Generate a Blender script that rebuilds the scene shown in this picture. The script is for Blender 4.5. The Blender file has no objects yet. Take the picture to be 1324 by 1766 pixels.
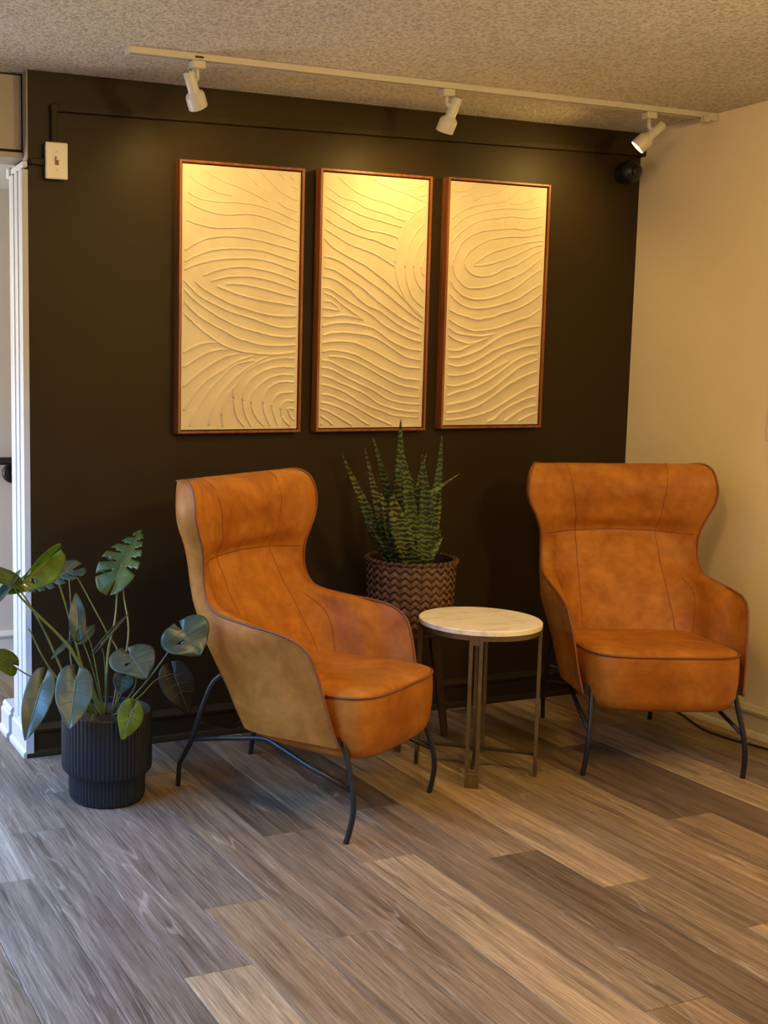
import bpy, math, random
from mathutils import Vector, Matrix
random.seed(7)
S = bpy.context.scene
COL = S.collection
R = math.radians

# ------------------------------------------------------------------ camera
cam = bpy.data.cameras.new('camera'); camo = bpy.data.objects.new('camera', cam); COL.objects.link(camo)
S.camera = camo
YAW, PITCH, ROLL = 0.36973, 0.11334, 0.00498
fwd = Vector((math.sin(YAW)*math.cos(PITCH), math.cos(YAW)*math.cos(PITCH), -math.sin(PITCH)))
rt0 = Vector((math.cos(YAW), -math.sin(YAW), 0)); up0 = rt0.cross(fwd)
rt = rt0*math.cos(ROLL)+up0*math.sin(ROLL); up = up0*math.cos(ROLL)-rt0*math.sin(ROLL)
M = Matrix((rt, up, -fwd)).transposed().to_4x4(); M.translation = Vector((-3.7408, -3.9693, 1.3911))
camo.matrix_world = M
cam.sensor_fit = 'HORIZONTAL'; cam.sensor_width = 36
cam.lens = 1967.08/1324*36
cam.shift_x = (662-279.35)/1324
cam.shift_y = (873.12-883)/1324
cam.clip_start = 0.05

# ------------------------------------------------------------------ world, daylight, exposure
w = bpy.data.worlds.new('world'); S.world = w; w.use_nodes = True
w.node_tree.nodes['Background'].inputs[0].default_value = (0.75, 0.85, 1, 1)
w.node_tree.nodes['Background'].inputs[1].default_value = 0.3
S.view_settings.view_transform = 'Standard'; S.view_settings.look = 'None'
S.view_settings.gamma = 1; S.view_settings.use_curve_mapping = False
S.view_settings.exposure = 0.42

def area(name, loc, target, sx, sy, power, color):
    l = bpy.data.lights.new(name, 'AREA'); l.shape = 'RECTANGLE'; l.size = sx; l.size_y = sy
    l.energy = power; l.color = color
    o = bpy.data.objects.new(name, l); COL.objects.link(o); o.location = loc
    o.rotation_euler = (Vector(target)-Vector(loc)).to_track_quat('-Z', 'Y').to_euler()
    return o
# daylight falling through the glass of the left-hand wall, and through the door at the hallway's end
area('window_daylight', (-5.15, -1.15, 2.85), (-3.3, -1.15, 0.9), 2.6, 1.3, 600, (0.13, 0.42, 1.0))
area('hall_daylight', (-4.42, 0.87, 1.15), (0, 0.87, 1.1), 1.0, 1.9, 44, (1.0, 0.95, 0.92))
FILL = (52.0, 98.0)  # emission of the added fill dome and fill globe
SPOT = (7.2, 9.6, 8.6) # watts of the three track heads

# ------------------------------------------------------------------ helpers
def mesh(name, vs, fs, mat, parent=None, smooth=False, kind=None):
    me = bpy.data.meshes.new(name); me.from_pydata([tuple(v) for v in vs], [], fs); me.update()
    if smooth:
        for p in me.polygons: p.use_smooth = True
    if mat: me.materials.append(mat)
    o = bpy.data.objects.new(name, me); COL.objects.link(o)
    if parent: o.parent = parent
    if kind: o['kind'] = kind
    return o
def sharp(o, ang=35):
    o.data.polygons.foreach_set('use_smooth', [True]*len(o.data.polygons))
    o.data.set_sharp_from_angle(angle=R(ang))
    return o
def tag(o, label, cat=None, group=None, kind=None):
    o['label'] = label
    if cat: o['category'] = cat
    if group: o['group'] = group
    if kind: o['kind'] = kind
    return o
def empty(name, loc=(0, 0, 0), rz=0):
    o = bpy.data.objects.new(name, None); COL.objects.link(o); o.location = loc; o.rotation_euler = (0, 0, rz)
    o.empty_display_size = 0.05
    return o
class MB:
    """collects shapes for one mesh"""
    def __init__(s): s.v = []; s.f = []
    def add(s, vs, fs):
        n = len(s.v); s.v += [tuple(v) for v in vs]; s.f += [tuple(i+n for i in f) for f in fs]; return s
    def box(s, a, b):
        x0, y0, z0 = a; x1, y1, z1 = b
        return s.add([(x0,y0,z0),(x1,y0,z0),(x1,y1,z0),(x0,y1,z0),(x0,y0,z1),(x1,y0,z1),(x1,y1,z1),(x0,y1,z1)],
                     [(0,3,2,1),(4,5,6,7),(0,1,5,4),(1,2,6,5),(2,3,7,6),(3,0,4,7)])
    def cbox(s, a, b, c=0.002):
        """box with chamfered edges"""
        (x0,y0,z0),(x1,y1,z1) = a, b
        vs = []; idx = {}
        for ix,X in enumerate((x0,x1)):
            for iy,Y in enumerate((y0,y1)):
                for iz,Z in enumerate((z0,z1)):
                    sx, sy, sz = (1,-1)[ix], (1,-1)[iy], (1,-1)[iz]
                    idx[ix,iy,iz,0] = len(vs); vs.append((X, Y+sy*c, Z+sz*c))
                    idx[ix,iy,iz,1] = len(vs); vs.append((X+sx*c, Y, Z+sz*c))
                    idx[ix,iy,iz,2] = len(vs); vs.append((X+sx*c, Y+sy*c, Z))
        fs = []
        q = [(0,0),(1,0),(1,1),(0,1)]
        for k in (0,1):
            fs.append([idx[k,a_,b_,0] for a_,b_ in (q if k else q[::-1])])
            fs.append([idx[a_,k,b_,1] for a_,b_ in (q[::-1] if k else q)])
            fs.append([idx[a_,b_,k,2] for a_,b_ in (q if k else q[::-1])])
        for i in (0,1):
            for j in (0,1):
                fs.append([idx[0,i,j,1], idx[1,i,j,1], idx[1,i,j,2], idx[0,i,j,2]])
                fs.append([idx[i,0,j,0], idx[i,1,j,0], idx[i,1,j,2], idx[i,0,j,2]])
                fs.append([idx[i,j,0,0], idx[i,j,1,0], idx[i,j,1,1], idx[i,j,0,1]])
                for k in (0,1):
                    fs.append([idx[i,j,k,0], idx[i,j,k,1], idx[i,j,k,2]])
        seen = []; 
        for f in fs:
            if f not in seen: seen.append(f)
        return s.add(vs, seen)
    def tube(s, pts, r, n=10, cap=True, closed=False, flat=1.0):
        pts = [Vector(p) for p in pts]; m = len(pts); rr = r if hasattr(r, '__len__') else [r]*m
        vs = []; prev = None
        for i, p in enumerate(pts):
            a = pts[(i-1) % m] if (closed or i > 0) else p
            b = pts[(i+1) % m] if (closed or i < m-1) else p
            t = (b-a).normalized()
            if prev is None:
                prev = Vector((0,0,1)) if abs(t.z) < .9 else Vector((1,0,0))
            u = (prev-t*prev.dot(t)).normalized(); prev = u; v = t.cross(u)
            for k in range(n):
                an = 2*math.pi*k/n; vs.append(p+u*math.cos(an)*rr[i]*flat+v*math.sin(an)*rr[i])
        fs = []
        for i in range(m if closed else m-1):
            j = (i+1) % m
            for k in range(n):
                fs.append((i*n+k, i*n+(k+1) % n, j*n+(k+1) % n, j*n+k))
        if cap and not closed:
            fs.append(tuple(range(n))[::-1]); fs.append(tuple((m-1)*n+k for k in range(n)))
        return s.add(vs, fs)
    def lathe(s, prof, n=32, c=(0,0,0), cap=True):
        vs = []; m = len(prof)
        for r_, z in prof:
            for k in range(n):
                a = 2*math.pi*k/n; vs.append((c[0]+r_*math.cos(a), c[1]+r_*math.sin(a), c[2]+z))
        fs = [(i*n+k, i*n+(k+1) % n, (i+1)*n+(k+1) % n, (i+1)*n+k) for i in range(m-1) for k in range(n)]
        if cap:
            fs.append(tuple(range(n))[::-1]); fs.append(tuple((m-1)*n+k for k in range(n)))
        return s.add(vs, fs)
    def extrude(s, prof, axis, a, b):
        """closed profile (p,q) swept along an axis: 'x' -> (.,p,q), 'y' -> (p,.,q)"""
        n = len(prof); vs = []
        for d in (a, b):
            for p, q in prof: vs.append((d, p, q) if axis == 'x' else (p, d, q))
        fs = [(k, (k+1) % n, n+(k+1) % n, n+k) for k in range(n)]
        fs += [tuple(range(n))[::-1], tuple(range(n, 2*n))]
        return s.add(vs, fs)
    def move(s, mat):
        s.v = [tuple(mat @ Vector(v)) for v in s.v]; return s
    def build(s, name, mat, parent=None, smooth=False, kind=None, ang=None):
        o = mesh(name, s.v, s.f, mat, parent, smooth, kind)
        import bmesh
        bm = bmesh.new(); bm.from_mesh(o.data); bmesh.ops.recalc_face_normals(bm, faces=bm.faces); bm.to_mesh(o.data); bm.free()
        if ang: sharp(o, ang)
        return o
def spline(pts, n):
    """Catmull-Rom through the points (tuples of any length), n samples per span"""
    P = [list(p) for p in pts]; out = []
    for i in range(len(P)-1):
        p0 = P[max(i-1, 0)]; p1 = P[i]; p2 = P[i+1]; p3 = P[min(i+2, len(P)-1)]
        for k in range(n):
            t = k/n
            out.append([0.5*(2*b+(c-a)*t+(2*a-5*b+4*c-d)*t*t+(3*b-a-3*c+d)*t**3) for a, b, c, d in zip(p0, p1, p2, p3)])
    out.append(P[-1]); return out

# ------------------------------------------------------------------ materials
class Mat:
    def __init__(s, name, rough=0.5, metal=0.0, col=(0.5,0.5,0.5), spec=0.5):
        s.m = bpy.data.materials.new(name); s.m.use_nodes = True; s.t = s.m.node_tree; s.n = s.t.nodes; s.l = s.t.links
        s.b = s.n['Principled BSDF']; s.set('Base Color', (*col, 1)); s.set('Roughness', rough); s.set('Metallic', metal); s.set('Specular IOR Level', spec)
    def set(s, k, v): s.b.inputs[k].default_value = v; return s
    def node(s, t, **kw):
        n = s.n.new(t)
        for k, v in kw.items():
            if k in n.inputs: n.inputs[k].default_value = v
            else: setattr(n, k, v)
        return n
    def coord(s, scale=(1,1,1), out='Object', rot=(0,0,0)):
        c = s.node('ShaderNodeTexCoord'); m = s.node('ShaderNodeMapping'); m.inputs['Scale'].default_value = scale; m.inputs['Rotation'].default_value = rot
        s.l.new(c.outputs[out], m.inputs[0]); return m.outputs[0]
    def noise(s, vec, scale, detail=4, rough=0.6, dist=0.0):
        n = s.node('ShaderNodeTexNoise'); n.inputs['Scale'].default_value = scale; n.inputs['Detail'].default_value = detail
        n.inputs['Roughness'].default_value = rough; n.inputs['Distortion'].default_value = dist
        s.l.new(vec, n.inputs['Vector']); return n.outputs[0]
    def ramp(s, fac, stops):
        r = s.node('ShaderNodeValToRGB'); e = r.color_ramp.elements
        while len(e) < len(stops): e.new(0.5)
        for el, (p, c) in zip(e, stops): el.position = p; el.color = (*c, 1) if len(c) == 3 else c
        s.l.new(fac, r.inputs[0]); return r.outputs[0]
    def mix(s, a, b, fac, mode='MIX'):
        m = s.node('ShaderNodeMix'); m.data_type = 'RGBA'; m.blend_type = mode
        for i, v in ((0, fac), (6, a), (7, b)):
            if isinstance(v, (int, float)): m.inputs[i].default_value = v
            elif isinstance(v, tuple): m.inputs[i].default_value = (*v, 1)
            else: s.l.new(v, m.inputs[i])
        return m.outputs[2]
    def color(s, sock): s.l.new(sock, s.b.inputs['Base Color']); return s
    def bump(s, h, strength=0.2, dist=0.01):
        b = s.node('ShaderNodeBump'); b.inputs['Strength'].default_value = strength; b.inputs['Distance'].default_value = dist
        s.l.new(h, b.inputs['Height']); s.l.new(b.outputs[0], s.b.inputs['Normal']); return s

def plain(name, col, rough=0.5, metal=0.0, var=0.12, scale=8, bump=0.0, bscale=200, spec=0.5):
    m = Mat(name, rough, metal, col, spec); v = m.coord()
    n = m.noise(v, scale, 5)
    lo = tuple(c*(1-var) for c in col); hi = tuple(min(1, c*(1+var)) for c in col)
    m.color(m.ramp(n, [(0.3, lo), (0.7, hi)]))
    if bump: m.bump(m.noise(v, bscale, 3), bump, 0.002)
    return m.m

M_wall_dark = plain('dark_brown_paint', (0.030, 0.0195, 0.0085), 0.46, var=0.10, scale=3, bump=0.15, bscale=140, spec=0.14)
M_wall_tan = plain('warm_cream_paint', (0.82, 0.71, 0.53), 0.6, var=0.04, scale=2, bump=0.2, bscale=90, spec=0.3)
M_hall = plain('hall_beige_paint', (0.62, 0.53, 0.42), 0.6, var=0.03, scale=2)
M_grey_beige = plain('greige_paint', (0.36, 0.31, 0.25), 0.5, var=0.04)
M_white = plain('white_trim_paint', (0.58, 0.58, 0.56), 0.35, var=0.03)
M_cream = plain('cream_trim_paint', (0.66, 0.60, 0.50), 0.4, var=0.03)
M_track = plain('white_track_enamel', (0.56, 0.53, 0.47), 0.35, var=0.03)
M_slot = plain('track_slot_copper', (0.22, 0.10, 0.04), 0.5)
M_plate = plain('ivory_switch_plastic', (0.74, 0.70, 0.60), 0.3, var=0.02)
M_black = plain('matte_black_steel', (0.012, 0.012, 0.014), 0.38, var=0.1)
M_blackplastic = plain('black_plastic', (0.008, 0.008, 0.008), 0.3)
M_bronze = plain('aged_bronze_metal', (0.19, 0.145, 0.085), 0.38, 0.75, var=0.2, scale=25)
M_darkmetal = plain('dark_iron', (0.05, 0.035, 0.025), 0.5, 0.5)
M_pot = plain('navy_black_ceramic', (0.0045, 0.0065, 0.011), 0.5, var=0.15)
M_soil = plain('dark_soil', (0.018, 0.012, 0.008), 0.95, var=0.5, scale=60, bump=0.8, bscale=120)
M_stand = plain('dark_walnut_stain', (0.075, 0.03, 0.013), 0.45, var=0.3, scale=20)
M_cord = plain('brown_black_cord', (0.02, 0.012, 0.008), 0.5)
M_subfloor = plain('dark_joint_brown', (0.03, 0.022, 0.016), 0.9)  # dark brown base seen in the plank joints and round the beam

def ceiling_mat():
    m = Mat('popcorn_ceiling', 0.9, 0, (0.6, 0.55, 0.46), 0.2); v = m.coord()
    big = m.noise(v, 1.2, 2); fine = m.noise(v, 85, 3, 0.7); vor = m.node('ShaderNodeTexVoronoi'); vor.inputs['Scale'].default_value = 120
    m.l.new(v, vor.inputs['Vector'])
    c = m.ramp(fine, [(0.35, (0.50, 0.44, 0.34)), (0.55, (0.84, 0.78, 0.66)), (0.75, (0.88, 0.83, 0.72))])
    m.color(m.mix(c, m.ramp(big, [(0.3, (0.88, 0.88, 0.88)), (0.7, (1, 1, 1))]), 1.0, 'MULTIPLY'))
    h = m.mix(m.ramp(fine, [(0.3, (0, 0, 0)), (0.7, (1, 1, 1))]), vor.outputs['Distance'], 0.4)
    m.bump(h, 0.9, 0.012); return m.m
M_ceiling = ceiling_mat()

def leather(name, a, b, c):
    m = Mat(name, 0.48, 0, a, 0.28); v = m.coord((1, 1, 1))
    n1 = m.noise(v, 6.5, 5, 0.6, 0.6); n2 = m.noise(v, 26, 4, 0.6); n3 = m.noise(v, 420, 2, 0.5)
    col = m.ramp(n1, [(0.28, c), (0.5, a), (0.72, b)])
    col = m.mix(col, m.ramp(n2, [(0.3, (0.80, 0.78, 0.74)), (0.7, (1.12, 1.12, 1.12))]), 0.8, 'MULTIPLY')
    m.color(col)
    m.l.new(m.ramp(n1, [(0.3, (0.56,)*3), (0.7, (0.42,)*3)]), m.b.inputs['Roughness'])
    w_ = m.noise(m.coord((1, 1, 0.35)), 14, 3, 0.5, 1.2)
    m.bump(m.mix(n3, w_, 0.75), 0.22, 0.006); return m.m
M_leather = leather('cognac_leather', (0.38, 0.134, 0.015), (0.46, 0.182, 0.028), (0.28, 0.084, 0.007))
M_piping = plain('leather_piping', (0.20, 0.058, 0.016), 0.45, var=0.1)
M_seam = plain('leather_seam_thread', (0.21, 0.062, 0.014), 0.6, var=0.1)
M_lining = plain('black_underside_cloth', (0.015, 0.012, 0.010), 0.9)

def wood(name, dark, mid, light, along='z', rough=0.4):
    sc = {'z': (40, 40, 2.5), 'x': (2.5, 40, 40), 'y': (40, 2.5, 40)}[along]
    m = Mat(name, rough, 0, mid); v = m.coord(sc)
    n = m.noise(v, 1.0, 6, 0.65, 0.8)
    m.color(m.ramp(n, [(0.3, dark), (0.5, mid), (0.7, light)])); m.bump(n, 0.15, 0.002); return m.m
M_frame = wood('reddish_walnut_frame', (0.10, 0.026, 0.008), (0.22, 0.065, 0.02), (0.33, 0.12, 0.04))

def canvas():
    m = Mat('plaster_canvas', 0.75, 0, (0.80, 0.74, 0.62), 0.25); v = m.coord()
    n = m.noise(v, 9, 5); f = m.noise(m.coord((1, 1, 3)), 90, 4, 0.7)
    m.color(m.ramp(n, [(0.3, (0.66, 0.57, 0.43)), (0.7, (0.74, 0.66, 0.52))])); m.bump(f, 0.18, 0.004); return m.m
M_canvas = canvas()

def plank():
    """vinyl oak: object colour tints each plank, grain runs along the plank"""
    m = Mat('grey_brown_oak_plank', 0.42, 0, (0.3, 0.2, 0.13), 0.45)
    oi = m.node('ShaderNodeObjectInfo'); tc = m.node('ShaderNodeTexCoord')
    off = m.node('ShaderNodeVectorMath', operation='SCALE'); off.inputs[0].default_value = (17.0, 31.0, 0); m.l.new(oi.outputs['Random'], off.inputs['Scale'])
    ad = m.node('ShaderNodeVectorMath', operation='ADD'); m.l.new(tc.outputs['Object'], ad.inputs[0]); m.l.new(off.outputs[0], ad.inputs[1])
    def mp(sc):
        q = m.node('ShaderNodeMapping'); q.inputs['Scale'].default_value = sc; m.l.new(ad.outputs[0], q.inputs[0]); return q.outputs[0]
    streak = m.noise(mp((28, 1.6, 1)), 1.0, 5, 0.7, 0.3)          # broad streaks
    pores = m.noise(mp((230, 5, 1)), 1.0, 5, 0.75, 0.3)           # fine pores
    warp = m.noise(mp((6.5, 0.75, 1)), 1.0, 2.5, 0.5, 0.15)           # cathedral contours
    mul = m.node('ShaderNodeMath', operation='MULTIPLY'); mul.inputs[1].default_value = 85; m.l.new(warp, mul.inputs[0])
    si = m.node('ShaderNodeMath', operation='SINE'); m.l.new(mul.outputs[0], si.inputs[0])
    rings = m.ramp(si.outputs[0], [(0.80, (0, 0, 0)), (0.97, (1, 1, 1))])
    patch = m.ramp(m.noise(mp((7, 1.3, 1)), 1.0, 2), [(0.50, (0, 0, 0)), (0.63, (1, 1, 1))])
    ringmask = m.mix(rings, patch, 1.0, 'MULTIPLY')
    ringmask = m.mix(ringmask, m.ramp(pores, [(0.35, (0.1,)*3), (0.6, (1, 1, 1))]), 1.0, 'MULTIPLY')
    c = m.mix(oi.outputs['Color'], m.ramp(streak, [(0.30, (0.42, 0.39, 0.37)), (0.5, (0.95, 0.95, 0.95)), (0.72, (1.45, 1.47, 1.48))]), 1.0, 'MULTIPLY')
    c = m.mix(c, m.ramp(pores, [(0.34, (0.50, 0.47, 0.45)), (0.50, (1, 1, 1)), (0.68, (1.50, 1.50, 1.50))]), 0.95, 'MULTIPLY')
    knots = m.ramp(m.noise(mp((9, 2.2, 1)), 1.0, 3, 0.6, 0.8), [(0.20, (0.45, 0.42, 0.40)), (0.34, (1, 1, 1))])
    c = m.mix(c, knots, 0.9, 'MULTIPLY')
    c = m.mix(c, (0.50, 0.43, 0.34), m.mix((0, 0, 0), (0.42, 0.42, 0.42), ringmask))
    m.color(c)
    m.l.new(m.ramp(pores, [(0.3, (0.55,)*3), (0.7, (0.40,)*3)]), m.b.inputs['Roughness'])
    m.bump(pores, 0.12, 0.002); return m.m
M_plank = plank()

def stone():
    m = Mat('cream_travertine', 0.35, 0, (0.72, 0.64, 0.5)); v = m.coord((1, 3.2, 1), rot=(0, 0, 0.5))
    n = m.noise(v, 7, 6, 0.65, 0.6)
    m.color(m.ramp(n, [(0.32, (0.66, 0.56, 0.40)), (0.45, (0.86, 0.78, 0.62)), (0.7, (0.92, 0.86, 0.73))])); return m.m
M_stone = stone()

def leafmat(name, col, rough=0.35, trans=0.25, vein=True):
    m = Mat(name, rough, 0, col, 0.5); v = m.coord()
    n = m.noise(v, 14, 4, 0.6)
    lo = tuple(c*0.7 for c in col); hi = tuple(min(1, c*1.3) for c in col)
    cc = m.ramp(n, [(0.3, lo), (0.7, hi)]); m.color(cc)
    m.bump(m.noise(m.coord(), 45, 2), 0.15, 0.004)
    tr = m.node('ShaderNodeBsdfTranslucent'); m.l.new(m.mix(cc, (1.6, 1.8, 0.5), 1.0, 'MULTIPLY'), tr.inputs[0])
    mx = m.node('ShaderNodeMixShader'); mx.inputs[0].default_value = trans
    m.l.new(m.b.outputs[0], mx.inputs[1]); m.l.new(tr.outputs[0], mx.inputs[2])
    m.l.new(mx.outputs[0], m.n['Material Output'].inputs[0]); return m.m
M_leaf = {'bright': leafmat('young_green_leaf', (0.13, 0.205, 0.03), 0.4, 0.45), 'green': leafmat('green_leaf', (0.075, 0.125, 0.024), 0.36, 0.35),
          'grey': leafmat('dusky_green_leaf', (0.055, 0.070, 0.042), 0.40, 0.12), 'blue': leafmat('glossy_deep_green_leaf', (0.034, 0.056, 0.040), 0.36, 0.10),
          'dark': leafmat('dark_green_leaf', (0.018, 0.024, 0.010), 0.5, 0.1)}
M_rib = plain('pale_leaf_rib', (0.10, 0.13, 0.06), 0.45)
M_stalk = plain('green_stalk', (0.13, 0.16, 0.045), 0.4, var=0.25, scale=20)

def sword():
    m = Mat('banded_snake_plant_leaf', 0.42, 0, (0.1, 0.15, 0.05)); tc = m.node('ShaderNodeTexCoord')
    mp = m.node('ShaderNodeMapping'); mp.inputs['Scale'].default_value = (1, 1, 1); m.l.new(tc.outputs['Object'], mp.inputs[0])
    wv = m.node('ShaderNodeTexWave'); wv.bands_direction = 'Z'; wv.inputs['Scale'].default_value = 17; wv.inputs['Distortion'].default_value = 7
    wv.inputs['Detail'].default_value = 3; wv.inputs['Detail Scale'].default_value = 2.2; m.l.new(mp.outputs[0], wv.inputs['Vector'])
    n = m.noise(mp.outputs[0], 6, 2)
    light = m.ramp(n, [(0.38, (0.055, 0.110, 0.026)), (0.62, (0.15, 0.15, 0.030))])
    m.color(m.mix((0.009, 0.021, 0.007), light, m.ramp(wv.outputs[1], [(0.42, (0, 0, 0)), (0.80, (1, 1, 1))]))); return m.m
M_sword = sword()
M_weave = [plain('basket_strand', (0.135, 0.062, 0.028), 0.55, var=0.35, scale=30), plain('basket_dark', (0.035, 0.015, 0.008), 0.6, var=0.3, scale=30)]

def emit(name, col, strength):
    m = bpy.data.materials.new(name); m.use_nodes = True; t = m.node_tree
    b = t.nodes['Principled BSDF']; b.inputs['Base Color'].default_value = (0.8, 0.8, 0.8, 1)
    b.inputs['Emission Color'].default_value = (*col, 1); b.inputs['Emission Strength'].default_value = strength; return m
M_bulb = emit('lit_bulb', (1, 0.78, 0.42), 9)
M_fill = [emit('fill_dome', (1, 0.68, 0.25), FILL[0]), emit('fill_globe', (1, 0.68, 0.25), FILL[1])]  # glow of the two added fill lamps
def glass():
    m = bpy.data.materials.new('window_glass'); m.use_nodes = True; t = m.node_tree; t.nodes.remove(t.nodes['Principled BSDF'])
    tr = t.nodes.new('ShaderNodeBsdfTransparent'); gl = t.nodes.new('ShaderNodeBsdfGlossy'); gl.inputs['Roughness'].default_value = 0.02
    mx = t.nodes.new('ShaderNodeMixShader'); mx.inputs[0].default_value = 0.06
    t.links.new(tr.outputs[0], mx.inputs[1]); t.links.new(gl.outputs[0], mx.inputs[2]); t.links.new(mx.outputs[0], t.nodes['Material Output'].inputs[0]); return m
M_glass = glass()

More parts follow.
